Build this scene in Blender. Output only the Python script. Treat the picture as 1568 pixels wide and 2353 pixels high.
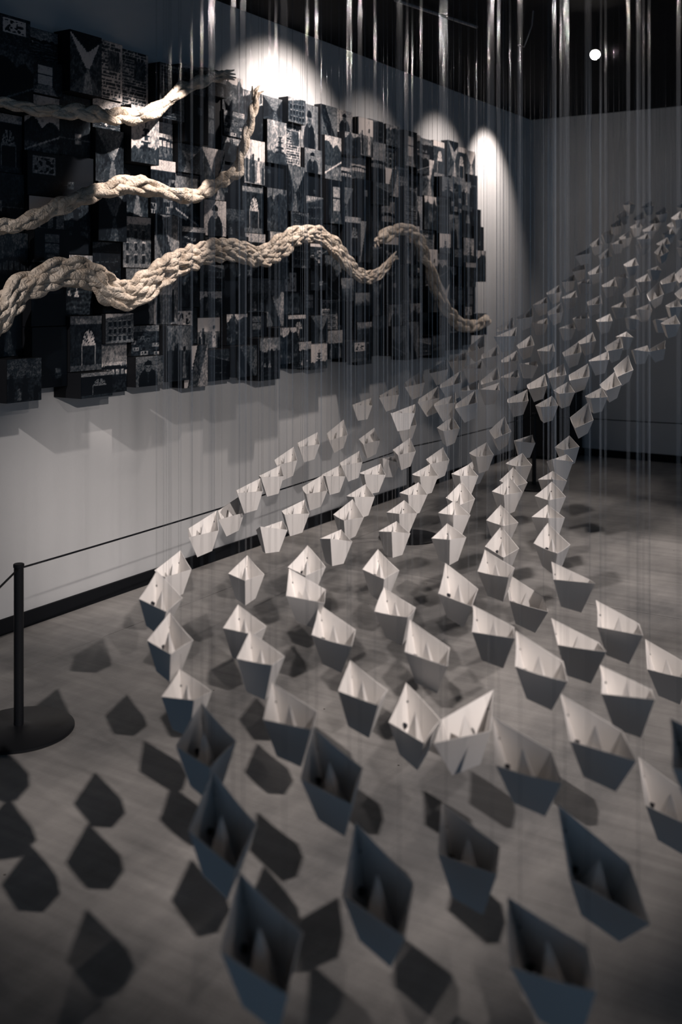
import bpy, math, random
import numpy as np
from math import sin, cos, pi, radians, exp
from mathutils import Vector, Matrix, Euler

# ------------------------------------------------------------------ clearing
for o in list(bpy.data.objects): bpy.data.objects.remove(o)
SC = bpy.context.scene
COL = SC.collection
RND = random.Random(7)

# The room frame: left wall is x = 0, back wall is y = YB, floor is z = 0.
TH = radians(32.006)          # the camera looks 32 degrees to the left of +y
CAMX, YB, ZC = 3.662, 9.272, 3.142
CT, ST = cos(TH), sin(TH)
def room(X, D, z=0.0):        # metres right of / in front of the camera -> room
    return Vector((CAMX + CT*X - ST*D, ST*X + CT*D, z))
F, YH, EYE = 2369.0, 673.0, 1.5
def wall_sz(px, py, off=0.0): # point of the left wall (off metres in front of it) seen at a pixel of the photograph
    k = (px-784)/F
    # room x = off  ->  CAMX + CT*k*D - ST*D = off
    D = (off-CAMX)/(CT*k-ST)
    return ST*k*D + CT*D, EYE-(py-YH)/F*D, D

# ------------------------------------------------------------------ camera
cd = bpy.data.cameras.new('camera'); cam = bpy.data.objects.new('camera', cd); COL.objects.link(cam)
cam.location = (CAMX, 0, EYE); cam.rotation_euler = (pi/2, 0, TH)
cd.sensor_fit = 'VERTICAL'; cd.sensor_height = 36; cd.sensor_width = 24
cd.lens = F/2353*36; cd.shift_y = -(1176.5-YH)/2353; cd.clip_start = .05
cd.dof.use_dof = True; cd.dof.focus_distance = 4.2; cd.dof.aperture_fstop = 2.8
SC.camera = cam

# ------------------------------------------------------------------ world, exposure
wd = bpy.data.worlds.new('world'); SC.world = wd; wd.use_nodes = True
bg = wd.node_tree.nodes['Background']; bg.inputs[0].default_value = (.40, .66, 1.0, 1); bg.inputs[1].default_value = .22
SC.view_settings.view_transform = 'Standard'; SC.view_settings.look = 'None'
SC.view_settings.exposure = 0; SC.view_settings.gamma = 1
try: SC.view_settings.use_curve_mapping = False
except Exception: pass

# ------------------------------------------------------------------ the gallery's spotlights
WARM = (1.0, .86, .79)
def spot(loc, target, watts, angle, blend=.25, rad=.03, color=WARM, name='gallery_spot'):
    l = bpy.data.lights.new(name, 'SPOT'); l.energy = watts; l.spot_size = radians(angle); l.spot_blend = blend
    l.shadow_soft_size = rad; l.color = color
    o = bpy.data.objects.new(name, l); COL.objects.link(o); o.location = loc
    o.rotation_euler = (Vector(target)-Vector(loc)).to_track_quat('-Z', 'Y').to_euler(); return o
NEUT = (1.0, .89, .84)
spot(room(1.42, .60, 3.05), room(-.20, 3.6, .15), 480, 40, .75, color=NEUT)         # right of the nearest boats
spot(room(1.1, -2.2, 3.05), room(-.75, 5.9, .25), 800, 17, .6, color=NEUT)           # from behind the viewer, across the boats to the wall
spot(room(1.75, 3.9, 3.05), room(.95, 3.7, .4), 90, 38, .6, color=NEUT)            # row on the right that follows the boats down the hall
spot(room(2.05, 5.3, 3.05), room(1.15, 4.75, .5), 120, 46, .6, color=NEUT)
spot(room(2.5, 6.4, 3.05), room(1.55, 5.9, .9), 150, 42, .6, color=NEUT)
spot(room(3.1, 7.4, 3.05), room(2.1, 7.0, 1.4), 125, 42, .6, color=NEUT)
spot(room(3.4, 8.1, 3.05), room(2.65, 8.1, 2.0), 45, 46, .6, color=NEUT)
spot(room(2.5, 4.5, 3.05), room(1.75, 5.3, .0), 70, 36, .6, color=NEUT)
spot((1.30, -.03, 3.05), (0.0, 4.4, .3), 350, 27, .9, color=NEUT)                  # rakes along the picture wall
# wall washers along the picture wall: (y along wall, distance from wall, aim y, aim z, watts, angle)
for (y, dx, ty, tz, wts, ang, rad) in [
        (YB-4.15, .85, YB-4.10, 2.25, 190, 86, .03),
        (YB-1.08, .55, YB-1.02, 2.35, 110, 74, .03),
        (YB-1.95, .70, YB-1.95, 2.25, 55, 76, .03),
        (YB-3.10, .80, YB-3.05, 2.20, 26, 74, .03),
        (YB-5.40, 1.00, YB-5.45, 1.90, 220, 36, .02)]:
    spot((dx, y, 3.1), (0.0, ty, tz), wts, ang, .9 if ang>50 else .35, rad, name='wall_washer')
BOATS=[
(2.4721,8.8413,2.1835,-1.8006,0.2305,-0.012,1445,460),
(2.6612,8.9076,2.1768,-2.1329,0.2938,0.0902,1497,461),
(2.6952,8.653,2.101,-2.1001,0.3187,-0.0044,1528,475),
(2.4093,8.7804,2.0888,-2.1301,0.3758,0.009,1441,479),
(2.5131,8.6473,2.0572,-2.1344,0.3643,-0.0061,1480,485),
(2.6197,8.6032,2.0175,-2.0304,0.3153,-0.0181,1510,497),
(2.3068,8.6099,1.9958,-2.1255,0.3579,-0.0202,1427,501),
(2.4309,8.4853,1.9715,-2.0837,0.2804,-0.0201,1470,508),
(2.4715,8.2588,1.9347,-2.1595,0.2907,-0.0572,1504,514),
(2.6863,8.2159,2.0278,-2.0522,0.3399,-0.0248,1564,485),
(2.7346,8.4822,1.9857,-2.0194,0.3078,-0.0183,1552,503),
(2.9021,8.7632,2.1563,-1.9206,0.2636,-0.088,1572,465),
(2.2646,8.7593,1.9273,-2.081,0.2132,-0.0129,1404,527),
(2.3002,8.3287,1.8781,-2.098,0.3113,-0.018,1446,530),
(2.3724,8.065,1.8543,-2.1188,0.2409,-0.0006,1490,535),
(2.6192,8.2367,1.9011,-2.1063,0.2403,-0.0333,1546,524),
(2.1851,8.1372,1.8158,-2.1345,0.195,0.0158,1430,549),
(2.0321,8.1827,1.8156,-2.0453,0.3421,0.0051,1378,544),
(2.4061,8.2436,1.8084,-2.173,0.1682,-0.0681,1488,553),
(2.5124,8.0187,1.8132,-2.1328,0.2809,-0.0205,1535,544),
(2.9147,8.7553,1.8751,-1.9936,0.2367,-0.0826,1578,541),
(2.8408,8.5599,1.8044,-2.0031,0.2005,-0.0309,1575,558),
(1.769,7.4837,1.7137,-2.2471,0.2784,0.0569,1357,567),
(2.0165,7.8539,1.7132,-2.0589,0.3755,-0.0325,1399,571),
(2.4348,7.8137,1.7443,-1.9389,0.4181,0.0474,1521,559),
(2.0953,7.4401,1.6337,-2.1073,0.276,-0.0614,1461,592),
(1.7417,7.504,1.6032,-2.1243,0.3052,0.036,1343,600),
(1.8205,7.3655,1.5775,-2.1123,0.2939,-0.0205,1380,607),
(2.3897,7.8583,1.6018,-2.0934,0.127,-0.0239,1513,611),
(2.0013,7.3615,1.5371,-2.1142,0.1635,-0.0043,1439,626),
(1.6526,7.4725,1.517,-2.1282,0.2227,0.0115,1319,630),
(1.7332,7.3675,1.4963,-2.1201,0.1073,-0.046,1355,641),
(2.0909,7.1258,1.5164,-2.0968,0.2451,-0.0255,1489,627),
(1.85,7.1023,1.4809,-2.1289,0.2415,-0.0401,1413,639),
(2.2074,6.9301,1.5126,-2.2031,0.3161,-0.0211,1551,625),
(2.4114,7.312,1.5576,-2.0663,0.5238,-0.1662,1575,607),
(2.0217,6.594,1.43,-2.1216,0.4823,0.0333,1517,646),
(2.3128,6.986,1.4249,-2.0263,0.3812,-0.1025,1575,653),
(1.4921,7.1644,1.4357,-2.1122,0.2645,0.0615,1287,654),
(1.5732,7.0799,1.3996,-2.1259,0.1837,0.0023,1323,668),
(1.6658,6.7801,1.3654,-2.1292,0.2506,-0.1032,1381,677),
(1.9219,6.8262,1.4214,-2.1254,0.2891,-0.0385,1462,656),
(1.8751,6.9485,1.3328,-2.1091,0.1464,-0.0116,1435,692),
(1.9396,6.5991,1.3221,-2.1148,0.1197,-0.0178,1493,698),
(2.1025,6.5137,1.347,-2.0502,0.1966,-0.0251,1557,686),
(1.3297,6.802,1.3588,-2.1067,0.1994,0.1266,1257,682),
(1.3886,6.6412,1.3105,-2.1059,0.291,0.0161,1291,694),
(1.3023,6.7496,1.2294,-2.0962,0.0894,-0.0595,1257,731),
(1.1668,6.4949,1.2812,-2.1265,0.2673,0.0471,1222,707),
(1.0071,6.2272,1.222,-2.1001,0.3159,0.0772,1178,729),
(0.8398,5.1976,1.2126,-2.1789,0.1541,0.065,1188,752),
(1.5501,6.6563,1.2658,-2.137,0.1566,-0.0076,1350,716),
(1.6477,6.4446,1.2559,-2.1117,0.1687,-0.019,1403,721),
(1.9845,7.0476,1.2518,-2.0421,0.0707,-0.104,1463,722),
(2.0303,6.5389,1.2494,-2.1385,0.0194,-0.006,1533,729),
(1.8694,5.8445,1.2569,-2.1017,0.1854,-0.0067,1553,724),
(1.4392,6.5662,1.2034,-2.0909,0.0968,-0.0334,1318,741),
(1.722,6.2603,1.161,-1.9168,0.0861,-0,1439,761),
(1.4465,6.0285,1.1485,-2.0767,0.2147,0.0744,1362,763),
(1.0936,6.0888,1.1235,-2.0259,0.2579,0.0196,1219,770),
(1.5552,5.8561,1.1218,-2.118,0.2591,-0.0143,1427,774),
(1.7389,5.991,1.0911,-2.1599,0.0533,-0.0145,1488,794),
(2.0187,6.5353,1.0771,-2.2776,0.2466,0.0767,1529,781),
(1.1881,5.9684,1.0951,-2.085,0.1216,-0.0225,1272,789),
(1.2789,5.6854,1.104,-2.0959,0.2544,0.026,1329,785),
(0.8588,5.8869,1.0775,-2.0724,0.2543,0.0163,1145,790),
(1.0053,6.0943,1.0347,-2.0651,0.2185,0.0216,1188,806),
(1.3596,5.4137,1.0788,-2.1906,0.1502,0.0385,1397,807),
(1.0565,5.8367,1.0189,-2.082,-0.0175,-0.054,1233,829),
(0.8185,6.1034,1.1166,-2.1255,0.3981,0.0679,1114,768),
(1.5138,5.5139,1.0292,-2.054,0.3906,-0.0285,1445,814),
(0.8067,5.4549,0.9757,-2.0526,0.2932,0.1404,1145,840),
(0.9353,5.6725,0.9667,-2.0877,0.0975,0.0206,1192,848),
(1.1574,5.5237,0.9969,-2.085,0.2247,-0.0373,1296,834),
(1.0177,5.3321,0.9539,-2.0683,0.2015,-0.0057,1252,860),
(1.2131,5.2464,1.012,-2.1721,0.2656,-0.0537,1352,835),
(1.3648,5.201,0.9697,-1.9861,0.264,0.0372,1412,855),
(1.0966,5.0687,0.9477,-1.9459,0.1553,-0.0276,1307,875),
(1.2416,5.0131,0.9257,-2.0093,0.0949,-0.0019,1382,890),
(0.8766,5.1103,0.9,-2.0889,0.1508,-0.0423,1211,896),
(0.9732,4.8765,0.8979,-1.9739,0.0991,0.0086,1269,909),
(1.1184,4.7909,0.8507,-2.0337,0.3359,-0.0721,1352,925),
(0.7517,4.8353,0.7858,-1.8891,0.2838,0.0356,1159,956),
(0.857,4.8276,0.7313,-2.0257,-0.003,-0.0222,1224,998),
(0.9839,4.461,0.7633,-1.8729,0.0911,0.0671,1309,1001),
(0.6115,4.484,0.7303,-1.8895,0.0907,-0.0235,1120,1016),
(0.8865,4.1745,0.7458,-1.9997,-0.076,0.0433,1302,1044),
(0.7345,4.253,0.7231,-1.8646,0.0481,-0.0129,1203,1041),
(0.803,3.9237,0.7156,-1.7696,-0.0649,-0.0181,1270,1083),
(0.6633,3.9917,0.6998,-1.7083,0.0856,-0.0511,1182,1074),
(0.5927,3.6891,0.719,-1.8114,0.0513,-0.0023,1172,1097),
(0.7363,3.6367,0.7128,-1.82,0.0592,-0.0063,1268,1107),
(0.5365,3.4534,0.6649,-1.6835,0.0561,-0.0263,1150,1159),
(0.673,3.3425,0.7007,-1.7542,-0.0459,0.0155,1256,1159),
(0.6782,5.243,0.5353,-1.6662,0.0078,-0.0778,1092,1058),
(0.5399,5.5861,1.0167,-2.0193,0.2174,0.0703,1028,825),
(0.6888,6.0362,1.0359,-2.078,0.1621,0.0594,1070,809),
(0.7194,5.6219,1.0211,-2.0939,0.1042,-0.0277,1108,828),
(0.7577,5.2579,0.9351,-2.0842,0.0386,0.0048,1146,880),
(0.6339,5.0468,0.9562,-2.0934,0.131,0.0793,1100,874),
(0.3822,5.2087,0.9807,-2.0099,0.2447,0.0406,975,850),
(0.5329,4.8696,1.0047,-2.044,0.217,0.1146,1059,854),
(0.2542,5.2741,0.9086,-1.9923,0.1539,0.0823,914,885),
(0.4261,4.8427,0.9368,-2.0246,0.1999,0.11,1009,885),
(0.4907,4.7269,0.927,-2.036,0.1732,0.1205,1047,897),
(0.582,4.6719,0.9315,-2.0431,0.2151,0.1295,1094,896),
(0.1084,5.248,0.8582,-1.9505,0.03,0.0108,853,914),
(0.2753,4.5306,0.9019,-2.0506,0.0433,0.0281,954,929),
(0.3208,5.0491,0.7869,-1.9176,0.1991,0.011,949,947),
(-0.0156,5.0042,0.7489,-1.841,0.2697,-0.0025,789,963),
(0.1367,4.8805,0.7367,-1.7831,0.1702,0.0183,859,982),
(0.5003,4.7841,0.8043,-1.8228,0.1443,0.0303,1039,956),
(0.2837,4.6219,0.7244,-1.835,0.1453,-0.0239,945,1005),
(0.216,4.7847,0.6494,-1.8815,-0.0913,-0.1285,914,1046),
(0.0516,4.6322,0.6682,-1.8835,0.084,0.0952,826,1034),
(0.4231,4.4737,0.7073,-1.8572,0.1338,0.0442,1020,1025),
(0.122,4.0941,0.7103,-1.8428,-0.0198,-0.02,872,1066),
(0.338,4.1607,0.6945,-1.8032,0.0094,-0.008,988,1066),
(-0.0335,4.4283,0.6446,-1.8014,0.0154,0.0115,781,1068),
(-0.1093,4.1884,0.635,-1.8189,0.1103,-0.0717,741,1093),
(0.073,3.8228,0.6746,-1.7423,-0.0078,0.0347,839,1112),
(0.2713,3.9304,0.664,-1.7967,-0.0042,-0.0406,963,1108),
(0.4345,3.7511,0.684,-1.7163,0.1308,-0.0053,1063,1105),
(0.4739,3.9627,0.7297,-1.8047,0.01,-0.0143,1076,1066),
(0.3735,3.4295,0.6934,-1.6879,-0.0198,-0.0176,1044,1149),
(0.0221,3.5818,0.6565,-1.6852,0.0741,-0.0419,810,1147),
(0.2094,3.5974,0.6626,-1.7002,-0.0271,-0.0171,930,1148),
(-0.0204,3.2424,0.6503,-1.6804,-0.1112,-0.0359,783,1215),
(0.1706,3.3451,0.6511,-1.6675,-0.0853,-0.0126,910,1196),
(0.3345,3.1974,0.6695,-1.6496,-0.0399,0.025,1028,1202),
(-0.1486,4.7157,0.7413,-1.8612,0.1069,-0.0173,730,993),
(-0.3417,3.8627,0.688,-1.8087,0.0266,0.019,599,1099),
(-0.2808,4.1786,0.6868,-1.8054,0.011,0.029,646,1069),
(-0.2372,4.5036,0.7007,-1.8004,0.146,0.0317,675,1026),
(-0.4095,3.8582,0.6125,-1.7725,0.1544,0.0063,554,1135),
(-0.4518,3.3965,0.6519,-1.7818,0.1091,-0.0149,498,1173),
(-0.1654,3.6831,0.6457,-1.7871,0.0092,-0.0142,700,1146),
(-0.2321,3.4153,0.6434,-1.7902,-0.1455,0.034,649,1197),
(0.5018,3.2267,0.6349,-1.6979,0.1243,-0.0302,1152,1210),
(0.6357,3.1028,0.6755,-1.6848,0.1064,-0.0018,1262,1203),
(-0.4884,2.9994,0.6234,-1.5731,0.016,0.0258,414,1265),
(-0.4582,2.5757,0.6686,-1.3138,0.1027,-0.0788,361,1311),
(-0.3934,2.3569,0.6357,-1.3853,0.0405,-0.0222,386,1405),
(-0.2746,2.9653,0.6209,-1.4899,0.0157,-0.0139,566,1274),
(-0.1006,2.9245,0.6532,-1.5658,0.0629,-0.0199,708,1251),
(-0.087,2.6198,0.669,-1.1969,0.0603,0.0461,664,1306),
(-0.2335,2.4822,0.6231,-1.3422,-0.0391,-0.0357,545,1389),
(-0.1765,2.2337,0.6381,-1.3048,-0.0517,-0.0207,571,1453),
(-0.3301,2.1951,0.5731,-1.3142,-0.1178,-0.0103,410,1536),
(-0.0171,2.4097,0.6365,-1.2786,0.0444,0.0127,731,1390),
(0.1107,2.9151,0.6468,-1.5297,0.062,-0.0095,867,1260),
(0.1439,2.6417,0.6181,-1.4123,-0.009,0.0476,886,1348),
(0.307,2.71,0.6493,-1.4244,0.1485,0.0412,1024,1293),
(0.4418,2.9104,0.6478,-1.4708,0.0139,0.0623,1109,1262),
(0.1917,2.2829,0.6403,-1.3258,0.062,0.0345,939,1419),
(0.0425,2.1135,0.613,-1.3633,-0.0161,-0.029,801,1514),
(0.5169,2.8972,0.5734,-1.287,0.1419,0.0298,1165,1319),
(0.3615,2.4493,0.6294,-1.3448,-0.017,0.0094,1086,1391),
(0.6127,2.7475,0.6638,-1.3565,-0.0483,-0.0678,1268,1290),
(0.5511,2.4026,0.6112,-1.2993,-0.0227,-0.0124,1266,1421),
(0.6657,2.4799,0.6298,-1.4191,0.0051,-0.0093,1370,1380),
(0.4161,2.1628,0.6515,-1.3581,0.0384,0.0178,1183,1451),
(0.8279,2.5987,0.4888,-1.4697,0.0213,0.1115,1483,1469),
(0.5759,2.0705,0.626,-1.4345,-0.1131,0.0007,1379,1529),
(-0.0926,1.9287,0.6374,-1.2471,-0.049,0.0151,621,1565),
(0.5345,1.491,0.7465,-1.509,-0.0772,0.0444,1542,1650),
(0.0534,1.4634,0.5855,-1.3441,0.0507,0.0215,815,1882),
(0.1488,2.1228,0.5499,-1.5099,0.0596,-0.0112,935,1569),
(0.2451,2.0095,0.5873,-2.1351,0.0408,0.0129,1134,1586),
(0.4668,1.8758,0.6249,-1.2972,0.046,0.0611,1287,1593),
(0.6299,1.9646,0.4618,-1.3679,0.082,0.0589,1462,1736),
(0.3235,1.7806,0.626,-1.2954,-0.0082,0.1031,1131,1649),
(0.2076,1.6733,0.523,-1.3428,-0.0711,0.0065,1013,1845),
(0.4011,1.6125,0.5326,-1.2696,0.1664,0.042,1282,1845),
(0.2816,1.3316,0.5683,-1.3565,-0.1519,0.1034,1172,2060),
(-0.2321,1.7842,0.6496,-1.3723,0.0075,0.0338,459,1611),
(-0.1809,1.5592,0.6226,-1.3183,0.0707,-0.0134,488,1768),
(-0.01,1.6801,0.6477,-1.3141,0.0314,0.0924,715,1671),
(-0.0934,1.2692,0.6298,-1.2583,-0.0182,0.0619,545,2002)]

# ------------------------------------------------------------------ helpers
def mesh(name, v, f, smooth=False, mats=None):
    m = bpy.data.meshes.new(name); m.from_pydata([tuple(p) for p in v], [], [tuple(q) for q in f]); m.update()
    if smooth: m.polygons.foreach_set('use_smooth', [True]*len(m.polygons))
    for q in (mats or []): m.materials.append(q)
    return m
def obj(name, m, parent=None, loc=None, rot=None, scale=None):
    o = bpy.data.objects.new(name, m); COL.objects.link(o)
    if parent: o.parent = parent
    if loc is not None: o.location = loc
    if rot is not None: o.rotation_euler = rot
    if scale is not None: o.scale = scale
    return o
def tag(o, label=None, cat=None, group=None, kind=None):
    for k, v in (('label', label), ('category', cat), ('group', group), ('kind', kind)):
        if v: o[k] = v
    return o
class MB:
    def __init__(s): s.v=[]; s.f=[]
    def add(s, v, f):
        n=len(s.v); s.v += [tuple(p) for p in v]; s.f += [tuple(i+n for i in q) for q in f]; return s
    def box(s, a, b):
        x0,y0,z0=a; x1,y1,z1=b
        return s.add([(x0,y0,z0),(x1,y0,z0),(x1,y1,z0),(x0,y1,z0),(x0,y0,z1),(x1,y0,z1),(x1,y1,z1),(x0,y1,z1)],
              [(0,3,2,1),(4,5,6,7),(0,1,5,4),(1,2,6,5),(2,3,7,6),(3,0,4,7)])
    def lathe(s, prof, n=32, c=(0,0,0)):
        v=[];f=[]
        for r,z in prof:
            for i in range(n):
                a=2*pi*i/n; v.append((c[0]+r*cos(a),c[1]+r*sin(a),c[2]+z))
        for j in range(len(prof)-1):
            for i in range(n):
                k=(i+1)%n; f.append((j*n+i,j*n+k,(j+1)*n+k,(j+1)*n+i))
        f.append(tuple(range(n))[::-1]); f.append(tuple(range((len(prof)-1)*n,len(prof)*n)))
        return s.add(v,f)
    def tube(s, pts, r, n=8):
        pts=[Vector(p) for p in pts]; v=[];f=[]
        for i,p in enumerate(pts):
            t=(pts[min(i+1,len(pts)-1)]-pts[max(i-1,0)]).normalized()
            u=t.cross(Vector((0,0,1)));
            if u.length<.01: u=t.cross(Vector((1,0,0)))
            u.normalize(); w=t.cross(u)
            rr = r[i] if isinstance(r,(list,tuple)) else r
            for k in range(n):
                a=2*pi*k/n; v.append(p+(u*cos(a)+w*sin(a))*rr)
        for j in range(len(pts)-1):
            for i in range(n):
                k=(i+1)%n; f.append((j*n+i,j*n+k,(j+1)*n+k,(j+1)*n+i))
        f.append(tuple(range(n))[::-1]); f.append(tuple(range((len(pts)-1)*n,len(pts)*n)))
        return s.add(v,f)
    def build(s, name, m, parent=None, smooth=False, **k):
        return obj(name, mesh(name, s.v, s.f, smooth, [m]), parent, **k)
def smooth_by_angle(o, deg=35):
    me=o.data
    me.polygons.foreach_set('use_smooth',[True]*len(me.polygons))
    import bmesh
    bm=bmesh.new(); bm.from_mesh(me)
    for e in bm.edges:
        if len(e.link_faces)==2 and e.calc_face_angle(0)>radians(deg): e.smooth=False
    bm.to_mesh(me); bm.free()

# ------------------------------------------------------------------ materials
def mat(name, col, rough=.7, spec=.3, metal=0.):
    m=bpy.data.materials.new(name); m.use_nodes=True; b=m.node_tree.nodes['Principled BSDF']
    b.inputs['Base Color'].default_value=(*col,1); b.inputs['Roughness'].default_value=rough
    b.inputs['Specular IOR Level'].default_value=spec; b.inputs['Metallic'].default_value=metal
    return m
def noise_col(m, c0, c1, scale, detail=6, lo=.3, hi=.7, vec=None, bump=0, bscale=None, stretch=None):
    nt=m.node_tree; N=nt.nodes; L=nt.links; b=N['Principled BSDF']
    tc=N.new('ShaderNodeTexCoord'); mp=N.new('ShaderNodeMapping'); L.new(tc.outputs['Object'],mp.inputs[0])
    if stretch: mp.inputs['Scale'].default_value=stretch
    n=N.new('ShaderNodeTexNoise'); n.inputs['Scale'].default_value=scale; n.inputs['Detail'].default_value=detail; L.new(mp.outputs[0],n.inputs['Vector'])
    r=N.new('ShaderNodeValToRGB'); r.color_ramp.elements[0].position=lo; r.color_ramp.elements[1].position=hi
    r.color_ramp.elements[0].color=(*c0,1); r.color_ramp.elements[1].color=(*c1,1)
    L.new(n.outputs['Fac'],r.inputs[0]); L.new(r.outputs[0],b.inputs['Base Color'])
    if bump:
        n2=N.new('ShaderNodeTexNoise'); n2.inputs['Scale'].default_value=bscale or scale*8; n2.inputs['Detail'].default_value=5
        L.new(mp.outputs[0],n2.inputs['Vector'])
        bp=N.new('ShaderNodeBump'); bp.inputs['Strength'].default_value=bump; bp.inputs['Distance'].default_value=.01
        L.new(n2.outputs['Fac'],bp.inputs['Height']); L.new(bp.outputs[0],b.inputs['Normal'])
    return m
M={}
M['wall']=noise_col(mat('painted_wall',(.6,.6,.6),.85,.2),(.47,.48,.485),(.54,.55,.555),1.3,8,.3,.7,bump=.05,bscale=60)
M['black']=mat('black_paint',(.006,.007,.009),.75,.15)
M['black_metal']=mat('black_powder_coat',(.008,.009,.011),.45,.3)
M['ceiling']=mat('black_ceiling',(.006,.007,.009),.9,.1)
M['paper']=mat('white_paper',(.74,.72,.70),.75,.15)
M['thread']=mat('clear_nylon',(.42,.44,.46),.09,1.,.8)
M['weight']=mat('dark_clip',(.012,.013,.018),.6,.3)
M['panel']=mat('black_panel_side',(.004,.005,.007),.6,.2)
M['cord']=mat('black_cord',(.008,.009,.012),.7,.2)
M['cable']=mat('grey_cable',(.25,.25,.26),.5,.4)
M['lens']=bpy.data.materials.new('lamp_lens'); M['lens'].use_nodes=True
_n=M['lens'].node_tree.nodes; _b=_n['Principled BSDF']; _b.inputs['Emission Color'].default_value=(1,.9,.82,1); _b.inputs['Emission Strength'].default_value=200
# translucent thin paper
_nt=M['paper'].node_tree; _p=_nt.nodes['Principled BSDF']; _t=_nt.nodes.new('ShaderNodeBsdfTranslucent'); _t.inputs[0].default_value=(.8,.74,.68,1)
_mx=_nt.nodes.new('ShaderNodeMixShader'); _mx.inputs[0].default_value=.02
_o=[n for n in _nt.nodes if n.type=='OUTPUT_MATERIAL'][0]
_nt.links.new(_p.outputs[0],_mx.inputs[1]); _nt.links.new(_t.outputs[0],_mx.inputs[2]); _nt.links.new(_mx.outputs[0],_o.inputs[0])
# polished concrete floor
def floor_mat():
    m=mat('polished_concrete',(.3,.3,.3),.5,.35); nt=m.node_tree; N=nt.nodes; L=nt.links; b=N['Principled BSDF']
    tc=N.new('ShaderNodeTexCoord'); mp=N.new('ShaderNodeMapping'); L.new(tc.outputs['Object'],mp.inputs[0]); mp.inputs['Rotation'].default_value=(0,0,.5)
    mp.inputs['Scale'].default_value=(1,.45,1)
    n=N.new('ShaderNodeTexNoise'); n.inputs['Scale'].default_value=1.6; n.inputs['Detail'].default_value=8; n.inputs['Roughness'].default_value=.6; L.new(mp.outputs[0],n.inputs['Vector'])
    r=N.new('ShaderNodeValToRGB'); r.color_ramp.elements[0].position=.36; r.color_ramp.elements[1].position=.62
    r.color_ramp.elements[0].color=(.15,.15,.15,1); r.color_ramp.elements[1].color=(.37,.357,.342,1); L.new(n.outputs['Fac'],r.inputs[0])
    # long trowel streaks
    mp2=N.new('ShaderNodeMapping'); L.new(tc.outputs['Object'],mp2.inputs[0]); mp2.inputs['Rotation'].default_value=(0,0,-.55); mp2.inputs['Scale'].default_value=(1.2,14,1)
    n2=N.new('ShaderNodeTexNoise'); n2.inputs['Scale'].default_value=1.5; n2.inputs['Detail'].default_value=7; L.new(mp2.outputs[0],n2.inputs['Vector'])
    mx=N.new('ShaderNodeMix'); mx.data_type='RGBA'; mx.blend_type='OVERLAY'; mx.inputs[0].default_value=.35
    L.new(r.outputs[0],mx.inputs[6]); L.new(n2.outputs['Fac'],mx.inputs[7])
    # dark specks
    v=N.new('ShaderNodeTexVoronoi'); v.inputs['Scale'].default_value=5.5; L.new(tc.outputs['Object'],v.inputs['Vector'])
    sp=N.new('ShaderNodeMath'); sp.operation='GREATER_THAN'; sp.inputs[1].default_value=.022; L.new(v.outputs['Distance'],sp.inputs[0])
    mm=N.new('ShaderNodeMix'); mm.data_type='RGBA'; mm.inputs[6].default_value=(.05,.045,.04,1); L.new(sp.outputs[0],mm.inputs[0]); L.new(mx.outputs[2],mm.inputs[7])
    L.new(mm.outputs[2],b.inputs['Base Color'])
    bp=N.new('ShaderNodeBump'); bp.inputs['Strength'].default_value=.12; bp.inputs['Distance'].default_value=.004
    n3=N.new('ShaderNodeTexNoise'); n3.inputs['Scale'].default_value=140; n3.inputs['Detail'].default_value=3; L.new(tc.outputs['Object'],n3.inputs['Vector'])
    L.new(n3.outputs['Fac'],bp.inputs['Height']); L.new(bp.outputs[0],b.inputs['Normal'])
    return m
M['floor']=floor_mat()
# crumpled cloth rope
def cloth_mat():
    m=noise_col(mat('unbleached_cloth',(.6,.5,.4),.9,.1),(.46,.38,.30),(.78,.70,.60),14,5,.3,.7)
    nt=m.node_tree; N=nt.nodes; L=nt.links; b=N['Principled BSDF']
    tc=N.new('ShaderNodeTexCoord')
    n=N.new('ShaderNodeTexNoise'); n.inputs['Scale'].default_value=38; n.inputs['Detail'].default_value=6; n.inputs['Distortion'].default_value=1.2; L.new(tc.outputs['Object'],n.inputs['Vector'])
    bp=N.new('ShaderNodeBump'); bp.inputs['Strength'].default_value=.9; bp.inputs['Distance'].default_value=.02
    L.new(n.outputs['Fac'],bp.inputs['Height']); L.new(bp.outputs[0],b.inputs['Normal'])
    return m
M['cloth']=cloth_mat()
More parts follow.
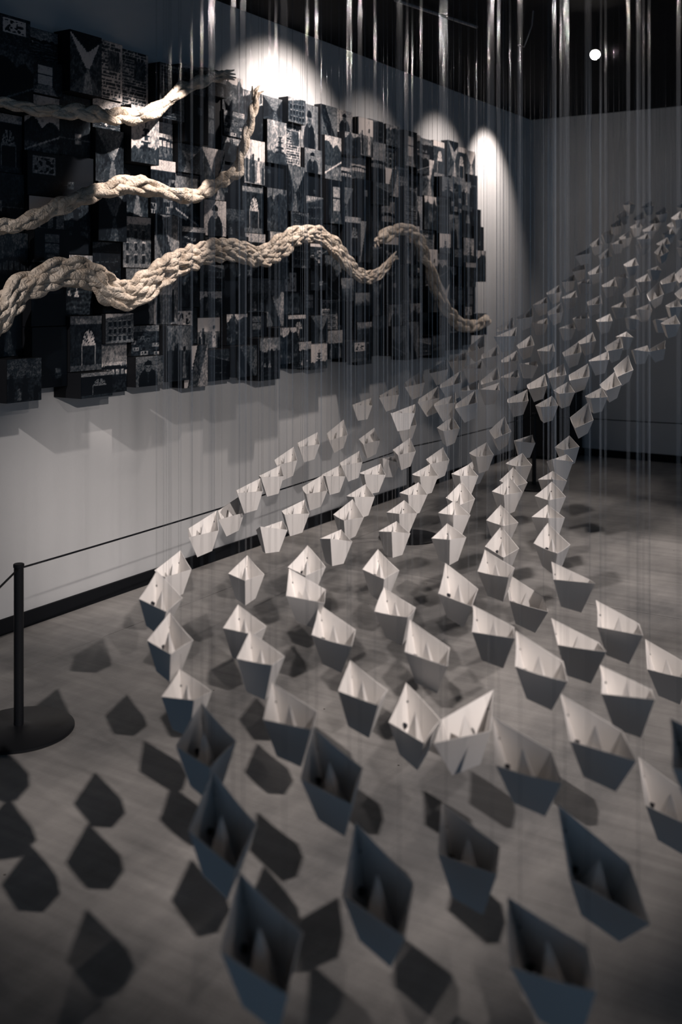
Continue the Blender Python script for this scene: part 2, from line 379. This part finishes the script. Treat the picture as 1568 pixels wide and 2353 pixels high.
# the printed pictures: grey values stored on the print, plus halftone-like grain
def print_mat():
    m=mat('photo_print',(.2,.2,.2),.35,.35); nt=m.node_tree; N=nt.nodes; L=nt.links; b=N['Principled BSDF']
    a=N.new('ShaderNodeAttribute'); a.attribute_name='tone'
    tc=N.new('ShaderNodeTexCoord'); n=N.new('ShaderNodeTexNoise'); n.inputs['Scale'].default_value=26; n.inputs['Detail'].default_value=6; L.new(tc.outputs['Object'],n.inputs['Vector'])
    ad=N.new('ShaderNodeMath'); ad.operation='MULTIPLY_ADD'; ad.inputs[1].default_value=.6; ad.inputs[2].default_value=-.30; L.new(n.outputs['Fac'],ad.inputs[0])
    oi=N.new('ShaderNodeObjectInfo'); ms=N.new('ShaderNodeMath'); ms.operation='MULTIPLY_ADD'; ms.inputs[1].default_value=.5; ms.inputs[2].default_value=-.33; L.new(oi.outputs['Random'],ms.inputs[0])
    s=N.new('ShaderNodeMath'); s.operation='ADD'; L.new(a.outputs['Fac'],s.inputs[0]); L.new(ad.outputs[0],s.inputs[1])
    s2=N.new('ShaderNodeMath'); s2.operation='ADD'; L.new(s.outputs[0],s2.inputs[0]); L.new(ms.outputs[0],s2.inputs[1])
    r=N.new('ShaderNodeValToRGB'); e=r.color_ramp.elements; e[0].position=.10; e[0].color=(.003,.005,.008,1); e[1].position=.95; e[1].color=(.55,.51,.49,1)
    x=e.new(.38); x.color=(.018,.026,.034,1); x=e.new(.66); x.color=(.13,.14,.15,1)
    L.new(s2.outputs[0],r.inputs[0]); L.new(r.outputs[0],b.inputs['Base Color'])
    return m
M['print']=print_mat()

# ------------------------------------------------------------------ the room
def struct(name, mb, m, parent=None):
    o=mb.build(name,m,parent)
    if not parent: o['kind']='structure'
    return o
struct('floor', MB().box((-.1,-4,-.12),(8.5,YB+.1,-.012)), M['black'])
fl=bpy.data.objects['floor']
MB().box((.012,-3.99,-.012),(.398,YB-.012,0)).build('slab',M['floor'],fl)
for i in range(3):
    MB().box((.402,-3.99+i*4.42,-.012),(8.5,-3.99+i*4.42+4.417 if i<2 else YB-.012,0)).build('slab',M['floor'],fl)
struct('ceiling', MB().box((-.1,-4,ZC),(8.5,YB+.1,ZC+.1)), M['ceiling'])
struct('wall_left', MB().box((-.1,-4,0),(0,YB+.1,ZC)), M['wall'])
struct('wall_back', MB().box((0,YB,0),(8.5,YB+.1,ZC)), M['wall'])
struct('baseboard_left', MB().box((0,-4,0),(.014,YB-.014,.068)), M['black'])
struct('baseboard_back', MB().box((0,YB-.014,0),(8.5,YB,.068)), M['black'])

# black cabinet in the far corner
cb=obj('floor_cabinet',None,loc=(.26,YB-.25,0)); tag(cb,'low black cabinet standing in the far corner behind the paper boats','cabinet')
MB().box((-.235,-.2,.03),(.255,.2,.585)).build('body',M['black_metal'],cb)
MB().box((-.245,-.21,.585),(.262,.205,.605)).build('top',M['black_metal'],cb)
MB().box((-.21,-.18,0),(.235,.18,.03)).build('plinth',M['black'],cb)
MB().box((.2555,-.185,.05),(.262,.185,.57)).build('door',M['black_metal'],cb)

# ceiling track, spotlight head seen above the boats, and a loose cable
trk=room(.36,5.75,ZC)
tp=[room(.30,5.72,ZC-.018),room(.83,6.3,ZC-.018)]
t=MB().tube(tp,.009,6).build('ceiling_conduit',M['cable']); tag(t,'thin grey conduit running across the black ceiling','conduit')
hp=[room((1190-784)/F*5.9,5.9,EYE+(YH-104)/F*5.9),room((1205-784)/F*5.9,5.9,EYE+(YH-108)/F*5.9),room((1213-784)/F*5.9,5.9,EYE+(YH-86)/F*5.9),room((1223-784)/F*5.95,5.95,EYE+(YH-58)/F*5.95),room((1226-784)/F*6,6,ZC)]
t=MB().tube(hp,.004,6).build('loose_cable',M['cable']); tag(t,'thin hooked cable hanging loose from the black ceiling','cable')
LX=room((1370-784)/F*6.3, 6.3, EYE+(YH-125)/F*6.3)
aim=room(.25,2.6,1.95); d=(aim-LX).normalized()
sp=obj('spotlight',None,loc=LX); tag(sp,'small glowing track spotlight under the black ceiling facing the viewer','spotlight')
zax=d; xax=Vector((0,0,1)).cross(zax).normalized(); yax=zax.cross(xax)
q=Matrix((xax,yax,zax)).transposed().to_euler()
MB().lathe([(.028,-.13),(.034,-.12),(.034,.045),(.031,.045),(.031,-.004)],24).build('housing',M['black_metal'],sp,rot=q)
MB().lathe([(.001,-.0035),(.026,-.003),(.026,.0),(.001,0.001)],24).build('lens',M['lens'],sp,rot=q)
MB().tube([(-d.x*.06,-d.y*.06,-d.z*.06),(-d.x*.06,-d.y*.06,ZC-LX.z)],.006,8).build('stem',M['black_metal'],sp)
spot(LX+d*.006, aim, 140, 44, .2, .025)

# ------------------------------------------------------------------ barrier posts and cords
posts=[room(-1.02,.5),room(-1.104,3.53),room(.418,6.31),room(1.49,7.95),room(4.3,6.75)]
plab=[None,'nearest black barrier post with round base, at the left edge','black barrier post with round base midway along the picture wall',
      'far black barrier post hidden among boats near the corner cabinet',None]
HP=.573; RP=.556
def post(i):
    e=obj('barrier_post',None,loc=posts[i]); tag(e,plab[i] or ('black barrier post on round base, outside the left of the view' if i==0 else 'black barrier post on round base before the back wall, outside the right of the view'),'barrier post','black barrier posts')
    b=MB().lathe([(.183,0),(.186,.003),(.186,.009),(.180,.013),(.05,.017),(.03,.022),(.0165,.024)],56).build('base',M['black_metal'],e); smooth_by_angle(b)
    p=MB().lathe([(.0165,.02),(.0165,HP-.012)],24).build('pole',M['black_metal'],e); smooth_by_angle(p)
    c=MB().lathe([(.0165,HP-.012),(.0185,HP-.011),(.0185,HP-.002),(.0165,HP)],24).build('cap',M['black_metal'],e); smooth_by_angle(c)
    return e
PE=[post(i) for i in range(len(posts))]
for i in range(4):
    a,b=posts[i],posts[i+1]; dr=(b-a).normalized(); a2=a+dr*.0175+Vector((0,0,RP)); b2=b-dr*.0175+Vector((0,0,RP))
    pts=[a2.lerp(b2,k/16)-Vector((0,0,.012*4*(k/16)*(1-k/16))) for k in range(17)]
    pe=PE[max(i,1)]; o=MB().tube([p-pe.location for p in pts],.0036,8).build('cord',M['cord'],pe,smooth=True)

# ------------------------------------------------------------------ pictures for the panels
NU,NV=34,44
uu,vv=np.meshgrid(np.linspace(0,1,NU),np.linspace(0,1,NV))      # v = 0 bottom
def nz(rs,s,amp=1.):
    g=rs.rand(s+2,s+2); x=uu*s; y=vv*s; xi=x.astype(int); yi=y.astype(int); fx=x-xi; fy=y-yi
    return amp*((g[yi,xi]*(1-fx)+g[yi,xi+1]*fx)*(1-fy)+(g[yi+1,xi]*(1-fx)+g[yi+1,xi+1]*fx)*fy)
def tri(cx,cy,w,h):           # a triangle / roof shape
    return (vv>cy)&(vv<cy+h)&(abs(uu-cx)<w*(1-(vv-cy)/h))
def rect(x0,y0,x1,y1): return (uu>x0)&(uu<x1)&(vv>y0)&(vv<y1)
def pic(kind,seed):
    rs=np.random.RandomState(seed); R=rs.rand; sky=.55+.45*R(); T=sky+nz(rs,3,.25)-.1
    hz=.3+.3*R(); tx=nz(rs,20,.35)+nz(rs,9,.25)      # ground texture
    def put(m,v): T[m]=(v if np.isscalar(v) else v[m])
    if kind=='hills':
        put(vv<hz+nz(rs,4,.35),.10+.6*tx*.6); put(vv<hz*.55,.15+tx*.8); put((abs(vv-hz*.5-.3*(uu-.5))<.02),.8)
    elif kind=='facade':
        a=.25*(R()-.5); top=.85-a*uu*2; put((vv<top),.30+.2*R()+.4*tx*.4); n=3+rs.randint(3)
        for i in range(n):
            for j in range(3):
                cx=.12+.86*i/n; cy=(.16+.24*j)*(1-a*cx); put((abs(uu-cx-.04)<.04)&(abs(vv-cy)<.075),.05)
                put((abs(uu-cx-.04)<.055)&(abs(vv-cy-.095)<.012),.7)
        put(abs(vv-top)<.02,.75); put(vv<.07,.5)
    elif kind=='street':
        c=.35+.3*R(); put(vv<.42,.25+tx*.5)
        put((uu<c-.06)&(vv<.95-.75*uu/c*.8)&(vv>.4-.35*(1-uu/c)),.05+tx*.7); put((uu>c+.06)&(vv<.35+.62*(uu-c)/(1-c))&(vv>.4-.35*(uu-c)/(1-c)),.05+tx*.7)
        put((vv<.4)&(abs(uu-c)<.05+.3*(.4-vv)),.65); 
        if R()<.5: put(vv>.70+.5*abs(uu-c),.03)
    elif kind=='pagoda':
        c=.3+.4*R(); put(vv<.2+.15*nz(rs,8,1.),.08+tx*.6); s_=.6+.5*R()
        for k in range(4):
            y0=.2+.15*k*s_; wd=(.26-.045*k)*s_; put((abs(uu-c)<wd*(1.15-(vv-y0-.07*s_)/(.07*s_)*.6)+.02)&(vv>y0+.07*s_)&(vv<y0+.12*s_),.04)
            put((abs(uu-c)<wd*.5)&(vv>y0-.02)&(vv<y0+.08*s_),.10+.5*tx*.7)
        put((abs(uu-c)<.012)&(vv>.2+.6*s_)&(vv<.3+.6*s_),.04)
    elif kind=='arch':
        cx=.35+.3*R(); put(vv<.85,.10+tx*.4); r=np.hypot((uu-cx)*1.1,(vv-.5)*.9)
        put(((r<.26)&(vv>.5))|rect(cx-.23,0,cx+.23,.5),.85); put(((r<.26)&(r>.22)&(vv>.5)),.03)
        for k in range(5): put((r<.24)&(vv>.5)&(abs(np.arctan2(vv-.5,uu-cx)-k*.6-.3)<.05),.1)
        put(rect(cx-.2,.1,cx+.2,.45),.05+tx*.5); put(vv<.1,.5)
    elif kind=='people':
        put(vv<.55,.35+tx*.5)
        for k in range(4+rs.randint(5)):
            c=.05+.9*R(); h=.3+.35*R(); s_=.04+.03*R(); put((abs(uu-c)<s_*(1.3-.5*vv/h))&(vv<h)&(vv>.05*R()),.03+.12*R() if R()<.7 else .8)
            put(np.hypot(uu-c,(vv-h-.035)*.8)<s_*.65,.08+.5*R())
    elif kind=='portrait':
        c=.4+.2*R(); put(np.hypot(uu-c,(vv-.15)*.75)<.34,.05+tx*.25); put(np.hypot((uu-c),(vv-.62)*.8)<.12,.55+tx*.3)
        put((np.hypot((uu-c),(vv-.69)*.8)<.14)&(vv>.70),.04); put(rect(c-.03,.1,c+.02,.45),.4); put((np.hypot((uu-c+.04),(vv-.63))<.018)|(np.hypot((uu-c-.04),(vv-.63))<.018),.1)
    elif kind=='water':
        put(vv<.62,.22+.14*np.sin(vv*75+nz(rs,7,9.))+tx*.4)
        for k in range(4):
            cx=.1+.8*R(); cy=.08+.42*R(); w=.07+.1*R(); put((abs(uu-cx)<w)&(abs(vv-cy-(uu-cx)**2*2)<.014),.02); put((abs(uu-cx)<.007)&(vv>cy)&(vv<cy+w*1.6),.95); put(tri(cx+.02,cy+.03,w*.5,w),.9 if R()<.5 else .1)
        put((vv>.60)&(vv<.63+nz(rs,12,.12)),.07)
    elif kind=='bridge':
        put(vv<.35,.12+tx*.6); y0=.5+.1*R(); a=.3*R(); put((abs(vv-y0+a*(uu-.5)**2*3)<.03),.05)
        for k in range(6): put((abs(uu-(.08+.17*k))<.015)&(vv>.2)&(vv<y0),.06)
        put((vv>y0)&(vv<y0+.04)&(np.sin(uu*90)>.3),.1)
    elif kind=='page':
        T[:]=.60+nz(rs,3,.3); put((np.sin(vv*(80+30*R()))>.0)&(uu>.08)&(uu<.92)&(nz(rs,26,1.)>.35),.2); put(rect(.12,.5,.5,.86),.1+tx*.8)
    elif kind=='forest':
        T[:]=.02+tx*.9*nz(rs,5,1.6); put((vv>.65+nz(rs,6,.35)),sky)
        for k in range(5): put(abs(uu-R()-.1*(vv-.5))<.012,.03)
    elif kind=='steps':
        sl=.4+.4*R(); a=uu-sl*vv; put(a>.15,.12+tx*.5); put((a>.12)&(a<.2)&(np.sin(vv*80)>0),.03); put(a>.55,.5+tx*.3); put(abs(a-.16)<.012,.03)
    elif kind=='sign':
        T[:]=.05+tx*.6; put(rect(.2,.5,.85,.92),.9); put(rect(.26,.55,.79,.87)&(nz(rs,18,1.)>.55),.12); put(rect(0,0,1,.14),.35)
    elif kind=='dark':
        T[:]=.03+tx*.35*nz(rs,4,1.5); cx,cy=.2+.6*R(),.15+.6*R(); put(rect(cx-.1,cy-.08,cx+.1,cy+.1),.35+tx*.8); put(abs(vv-cy)<.01,.4)
    elif kind=='roofs':
        put(vv<.8,.12+tx*.4)
        for k in range(9):
            cx=R(); cy=.62-.07*k+.05*R(); w=.1+.1*R(); put(rect(cx-w*.85,cy-.14,cx+w*.85,cy),.35+.4*R()); put(tri(cx,cy,w,.08),.06)
            put(rect(cx-w*.5,cy-.09,cx-w*.25,cy-.03),.05); put(rect(cx+w*.2,cy-.09,cx+w*.45,cy-.03),.05)
    elif kind=='interior':
        T[:]=.07+tx*.25; put(rect(.3,.3,.7,.85),.8); put(abs(uu-.5)<.012,.05); put(abs(vv-.58)<.012,.05); put((vv<.28)&(abs(uu-.5)<.2+.6*(.28-vv)),.4+tx*.4); put(rect(.05,.1,.25,.4),.3)
    T=np.clip(T+nz(rs,26,.34)-.17,0,1)
    return T[:,::-1] if R()<.5 else T
kinds=['hills','facade','street','dark','pagoda','arch','people','portrait','water','bridge','page','forest','steps','interior','sign','roofs','dark','people','street','forest','facade']
prints=[]
for k in range(63):
    T=pic(kinds[k%len(kinds)],k*13+5)
    vs=[(0,float(u-.5),float(v-.5)) for u,v in zip(uu.ravel(),vv.ravel())]
    fs=[(j*NU+i,j*NU+i+1,(j+1)*NU+i+1,(j+1)*NU+i) for j in range(NV-1) for i in range(NU-1)]
    m=mesh('print',vs,fs,False,[M['print']]); a=m.attributes.new('tone','FLOAT','POINT'); a.data.foreach_set('value',T.ravel().astype(np.float32))
    prints.append(m)
pm=mesh('photo_panel',[],[]); bx=MB().box((0,-.5,-.5),(1,.5,.5)); pm=mesh('photo_panel',bx.v,bx.f,False,[M['panel']])
mural=obj('photo_mural',None,loc=(.003,YB-4.0,1.0)); tag(mural,'relief wall of dark block-mounted black and white photographs behind the cloth ropes','mural')
s=1.335; ci=0; npan=0; bag=[]
while s<6.95:
    wdt=.192+.016*RND.random(); ztop=2.70+.055*(RND.random()-.5); zbot=1.035+.09*(RND.random()-.5)
    if s<1.5: zbot=1.15
    z=ztop
    tall=RND.random()<.5; last=0
    while z-zbot>.10:
        h=RND.choice([.145,.155,.26,.285,.20,.285]); 
        if z-zbot<.36: h=z-zbot if z-zbot<.30 else (z-zbot)/2
        th=RND.choice([.025,.03,.04,.05,.06,.07,.085,.105])
        if abs(th-last)<.01: th+=.02
        last=th
        if z-h<=zbot+.01: th+=.05
        p=obj('photo_panel',pm,mural,loc=(0,-(s+wdt/2)+4.0,z-h/2-1.0),scale=(th,wdt-.003,h-.003))
        if not bag: bag=list(range(len(prints))); RND.shuffle(bag)
        q=obj('print',prints[bag.pop()],p,loc=(1+.0012/th,0,0),scale=(1,.99,.99))
        z-=h; npan+=1
    s+=wdt+.001; ci+=1
# first corner column: a few panels step out past the edge
print('panels',npan)

# ------------------------------------------------------------------ braided cloth ropes
def resample(P, step):
    P=np.array(P,float); t=np.r_[0,np.cumsum(np.linalg.norm(np.diff(P[:,:2],axis=0),axis=1))]
    # Catmull-Rom through the annotated points
    n=int(t[-1]/step); q=np.linspace(0,t[-1],n); out=np.empty((n,P.shape[1]))
    m=np.gradient(P,t,axis=0)
    idx=np.clip(np.searchsorted(t,q)-1,0,len(t)-2); h=(t[idx+1]-t[idx]); x=((q-t[idx])/h)[:,None]; h=h[:,None]
    out=(2*x**3-3*x**2+1)*P[idx]+(x**3-2*x**2+x)*h*m[idx]+(-2*x**3+3*x**2)*P[idx+1]+(x**3-x**2)*h*m[idx+1]
    return out,q
def rope(pts, label, bundles, seed, name='braided_rope', off0=.17, frayed=True):
    rs=np.random.RandomState(seed); W=[]
    for (px,py,w) in pts:
        y,z,D=wall_sz(px,py,off0); 
        W.append((y,z,w*D/F/2*(1.22 if bundles==1 else 1.0)))
    R,q=resample(W,.008); n=len(R)
    yz=R[:,:2]; rad=np.clip(R[:,2],.012,None)
    tg=np.gradient(yz,axis=0); tg/=np.linalg.norm(tg,axis=1)[:,None]; nm=np.c_[-tg[:,1],tg[:,0]]
    root=obj(name,None,loc=(off0,float(yz[0,0]),float(yz[0,1]))); tag(root,label,'rope','braided cloth ropes on the photo mural')
    base=np.array([off0,yz[0,0],yz[0,1]])
    K=16
    for b in range(bundles):
        if bundles==1: off=0.; br=1.0
        else: off=(b-(bundles-1)/2)*1.18/(bundles-1)*1.02; br=.58
        wander=.10*np.sin(q*5.2+b*2.1)+.06*np.sin(q*11+b)
        for sidx in range(3):
            per=(.40 if bundles==1 else .27)*(.8+.4*rad.mean()/.05)
            ph=2*pi*(q/per+sidx/3.)+b*1.3+1.3*np.sin(q*3.1+b)+.6*np.sin(q*7.7+b*3+sidx)
            a=(off+wander*(bundles>1))*rad+.50*br*rad*np.sin(ph)
            xx=.28*br*rad*np.sin(2*ph)+.25*rad*np.cos(off*1.4)
            cy=yz[:,0]+nm[:,0]*a; cz=yz[:,1]+nm[:,1]*a; cx=off0+xx
            C=np.c_[cx,cy,cz]; T=np.gradient(C,axis=0); T/=np.linalg.norm(T,axis=1)[:,None]
            U=np.cross(T,[1,0,0]); U/=np.linalg.norm(U,axis=1)[:,None]; V=np.cross(T,U)
            sr=.50*br*rad
            if frayed: sr=sr*np.clip((q[-1]-q)/.05+.35,0,1)*np.clip(q/.03+.5,0,1)
            ang=np.linspace(0,2*pi,K,endpoint=False)
            f1,f2,f3=rs.rand(3)*6
            A=ang[None,:]; Q=q[:,None]
            d=1+.10*np.sin(Q*37+3*np.sin(A+f1)+f2)+.09*np.sin(3*A+Q*23+f3)+.10*(rs.rand(n,K)-.5)
            d-=.26*(1-np.abs(np.sin(Q*9+A*1.5+f2+1.5*np.sin(Q*5))))**3+.22*(1-np.abs(np.sin(Q*15-A*2+f1+1.2*np.sin(Q*7+A))))**4
            sr=sr*(1+.14*np.sin(q*13+f3)+.08*np.sin(q*29+f1))
            rr=sr[:,None]*d
            P3=C[:,None,:]+rr[:,:,None]*(np.cos(A)[:,:,None]*U[:,None,:]+np.sin(A)[:,:,None]*V[:,None,:])-base
            vs=P3.reshape(-1,3).tolist(); fs=[]
            for j in range(n-1):
                for i in range(K):
                    k=(i+1)%K; fs.append((j*K+i,j*K+k,(j+1)*K+k,(j+1)*K+i))
            fs.append(tuple(range(K))[::-1]); fs.append(tuple(range((n-1)*K,n*K)))
            obj('strand',mesh('strand',vs,fs,True,[M['cloth']]),root)
    if frayed:
        e=yz[-1]; t=tg[-1]; nn=nm[-1]
        mb=MB()
        for k in range(7):
            a=(rs.rand()-.5)*1.6; L=.03+.05*rs.rand(); d=np.array([t[0]*cos(a)+nn[0]*sin(a),t[1]*cos(a)+nn[1]*sin(a)])
            o0=np.array([off0+(rs.rand()-.5)*.02,e[0]+nn[0]*(rs.rand()-.5)*rad[-1],e[1]+nn[1]*(rs.rand()-.5)*rad[-1]])-base
            p=[o0-np.array([0,*t])*.02, o0+np.array([.01*rs.rand(),*d])*L*.5+np.array([0,0,.004]), o0+np.array([.03*rs.rand(),d[0]*L,d[1]*L])]
            mb.tube(p,[.010,.008,.0035],7)
        mb.build('frayed_end',M['cloth'],root,smooth=True)
    return root
rope([(-25,233,24),(0,236,24),(40,243,25),(90,255,26),(130,260,28),(160,257,32),(200,262,35),(240,268,37),(290,266,36),(330,264,32),(362,248,31),(385,226,32),(411,207,30),(442,195,26),(480,180,25),(517,173,24)],
     'topmost cream braided cloth rope, its right end rising past the spotlit photographs',1,1)
rope([(-25,522,34),(0,520,35),(38,516,37),(77,501,38),(115,486,36),(153,468,36),(191,453,38),(230,440,40),(268,427,40),(308,424,40),(346,432,36),(385,440,34),(423,450,32),(452,445,30),(480,430,32),(515,410,32),(540,394,30),(555,350,22),(564,310,22),(572,280,24),(580,250,22),(587,222,17)],
     'cream braided cloth rope second from top, its end turning straight up',1,2)
rope([(-35,748,78),(0,716,78),(35,674,76),(75,650,72),(110,634,64),(150,627,60),(190,630,60),(225,650,62),(255,670,62),(290,676,60),(330,655,62),(370,626,62),(410,602,62),(450,586,58),(500,577,50),(550,579,46),(600,588,44),(640,567,50),(670,545,46),(700,537,42),(735,541,40),(765,566,40),(790,597,36),(815,624,30),(845,636,26),(870,628,24),(890,608,20),(901,594,16)],
     'longest and thickest cream rope bundle waving across the middle of the mural',3,3)
rope([(1120,734,20),(1100,745,22),(1080,751,25),(1055,745,26),(1030,722,26),(1013,695,24),(1000,660,24),(985,620,24),(975,590,23),(962,557,23),(945,533,24),(925,526,24),(895,535,26),(878,543,28),(868,552,22)],
     'short cream braided rope arching down to the right end of the mural',1,4)

# ------------------------------------------------------------------ paper boats
KS=.053/.068
BA,BB,HT,HM,S1,S2=.1735*KS,.053,.117*KS,.091*KS,.47,.54
T_=.0013
def hull_mesh(seed):
    rs=random.Random(seed); n=4
    rim=[Vector((-BA,0,HT)),Vector((0,-BB,HM)),Vector((BA,0,HT)),Vector((0,BB,HM))]       # A L B R
    bas=[Vector((-BA*S1,0,0)),Vector((0,-BB*S2,0)),Vector((BA*S1,0,0)),Vector((0,BB*S2,0))]
    if seed: rim=[r+Vector((rs.uniform(-1,1)*.003,rs.uniform(-1,1)*.003,rs.uniform(-1,1)*.002)) for r in rim]
    bow=[rs.uniform(-.0035,.0035) if seed else 0 for _ in range(4)]
    def side(k,u,v):
        a,b=rim[k],rim[(k+1)%4]; c,d=bas[k],bas[(k+1)%4]
        p=(a*(1-u)+b*u)*(1-v)+(c*(1-u)+d*u)*v
        nrm=(b-a).cross(c-a).normalized()
        return p+nrm*bow[k]*4*u*(1-u)*(1-v)
    def ring(v,inn):
        out=[]
        for k in range(4):
            for i in range(n):
                p=side(k,i/n,v)
                if inn:
                    r=math.hypot(p.x,p.y); p=Vector((p.x*(1-T_*1.6/r),p.y*(1-T_*1.3/r),p.z if v<1 else .0015))
                out.append(p)
        return out
    V=[];Fs=[];N=4*n
    vsn=[0,.33,.66,1]
    for v in vsn: V+=ring(v,False)
    for v in vsn[::-1]: V+=ring(v,True)
    m=len(vsn)*2
    for j in range(m-1):
        if j==len(vsn)-1: continue
        for i in range(N):
            k=(i+1)%N; Fs.append((j*N+i,(j+1)*N+i,(j+1)*N+k,j*N+k))
    Fs.append(tuple((len(vsn)-1)*N+i for i in range(N))); Fs.append(tuple(len(vsn)*N+i for i in range(N))[::-1])
    for i in range(N):
        k=(i+1)%N; Fs.append((i,k,(m-1)*N+k,(m-1)*N+i))
    me=mesh('hull',V,Fs,False,[M['paper']])
    import bmesh
    bm=bmesh.new(); bm.from_mesh(me); bmesh.ops.recalc_face_normals(bm,faces=bm.faces); bm.to_mesh(me); bm.free()
    return me
def peak_mesh(seed):
    rs=random.Random(seed+50); ap=Vector((rs.uniform(-.004,.004),rs.uniform(-.003,.003),.118*KS+rs.uniform(-.004,.003)))
    g=.93; b=[(-BA*S1*g,0,.0025),(0,-BB*S2*g,.0025),(BA*S1*g,0,.0025),(0,BB*S2*g,.0025)]
    return mesh('peak',b+[tuple(ap)],[(0,1,4),(1,2,4),(2,3,4),(3,0,4),(3,2,1,0)],False,[M['paper']])
hulls=[hull_mesh(i) for i in range(6)]; peaks=[peak_mesh(i) for i in range(6)]
kn=MB().lathe([(.0006,-.0012),(.0023,-.0010),(.0023,.0010),(.0006,.0012)],10); knot_m=mesh('thread_hole',kn.v,kn.f,False,[M['weight']])
cl=MB().box((-.0045,-.004,-.004),(.0045,.004,.004)); clip_m=mesh('clip',cl.v,cl.f,False,[M['weight']])
TR=.00036
thread_m=mesh('thread',[(TR*cos(2*pi*k/8),TR*sin(2*pi*k/8),z) for z in (0,1) for k in range(8)],[(k,(k+1)%8,8+(k+1)%8,8+k) for k in range(8)],True,[M['thread']])
def boat_parts(v):
    A=Vector((-BA,0,HT)); bA=Vector((-BA*S1,0,0)); L=Vector((0,-BB,HM)); bL=Vector((0,-BB*S2,0))
    hA=A.lerp(bA,.34)+Vector((.0032,0,.001)); u=.38; t=.58
    wp=((A*(1-u)+L*u)*(1-t)+(bA*(1-u)+bL*u)*t); wp=Vector((wp.x*.93+.002,wp.y*.80,wp.z))
    hB=Vector((-hA.x,0,hA.z))
    return hA,hB,wp
HA,HB,WP=boat_parts(0)
def first_boat():
    e=obj('paper_boat',None)
    obj('hull',hulls[0],e); obj('peak',peaks[0],e); obj('thread_hole',knot_m,e); obj('clip',clip_m,e)
    obj('thread',thread_m,e); obj('thread',thread_m,e); return e
proto=first_boat()
def size_word(D):
    return ('large blurred' if D<1.75 else 'large near' if D<2.6 else 'medium' if D<4 else 'small' if D<5.6 else 'tiny far')
SPECIAL={168:'large near paper boat turned opposite to its neighbours, bow pointing up and right',
 141:'leftmost of the paper boats, lit, just above another at the left edge of the shoal',
 0:'tiny far paper boat highest in the photo, topmost of the distant group at upper right',
 178:'nearest large blurred paper boat at bottom centre left',
 174:'large blurred foreground paper boat lowest at the right of the photo'}
ONES='zero one two three four five six seven eight nine ten eleven twelve thirteen fourteen fifteen sixteen seventeen eighteen nineteen'.split()
TENS='x x twenty thirty forty fifty sixty seventy eighty ninety'.split()
def words(n): return ONES[n] if n<20 else TENS[n//10]+('-'+ONES[n%10] if n%10 else '')
ORD=['leftmost','second from left','third from left','fourth from left','fifth from left','sixth from left','seventh from left','eighth from left','ninth from left']
TIER={}
for i_,b_ in enumerate(BOATS): TIER.setdefault(round(b_[7]/23.53),[]).append((b_[6],i_))
def boat_label(i,D,px,py):
    if i in SPECIAL: return SPECIAL[i]
    t=round(py/23.53); row=sorted(TIER[t])
    if len(row)==1: return '%s white paper boat, the only one peaking %s percent down the photo'%(size_word(D),words(t))
    k=[q[1] for q in row].index(i)
    return '%s white paper boat, %s of those peaking %s percent down the photo'%(size_word(D),ORD[k],words(t))
for i,(X,D,z,yaw,pit,rol,px,py) in enumerate(BOATS):
    if i==0: e=proto; ch=list(proto.children)
    else:
        e=proto.copy(); COL.objects.link(e); ch=[]
        for c in kids:
            d=c.copy(); COL.objects.link(d); d.parent=e; ch.append(d)
    if i==0: kids=list(ch)
    loc=room(X,D,z); e.location=loc
    R=Euler((rol,pit,yaw+TH),'XYZ'); Rm=R.to_matrix()
    v=RND.randrange(6)
    tagged=[c for c in ch]
    th=[c for c in tagged if c.name.startswith('thread') and not c.name.startswith('thread_hole')]
    for c in tagged:
        nme=c.name.split('.')[0]
        if nme=='hull': c.data=hulls[v]; c.rotation_euler=R
        elif nme=='peak': c.data=peaks[v]; c.rotation_euler=R
        elif nme=='thread_hole':
            c.location=Rm@HA; c.rotation_euler=(Rm@Euler((0,radians(60),0)).to_matrix()).to_euler()
        elif nme=='clip':
            c.location=Rm@WP; c.rotation_euler=(Rm@Euler((.3,.2,.9)).to_matrix()).to_euler()
    for c,h in zip(th,(HA,HB)):
        p=Rm@h; c.location=p; c.scale=(1,1,ZC-(z+p.z))
    tag(e,boat_label(i,D,px,py),'paper boat','white folded paper boats hanging on clear threads')
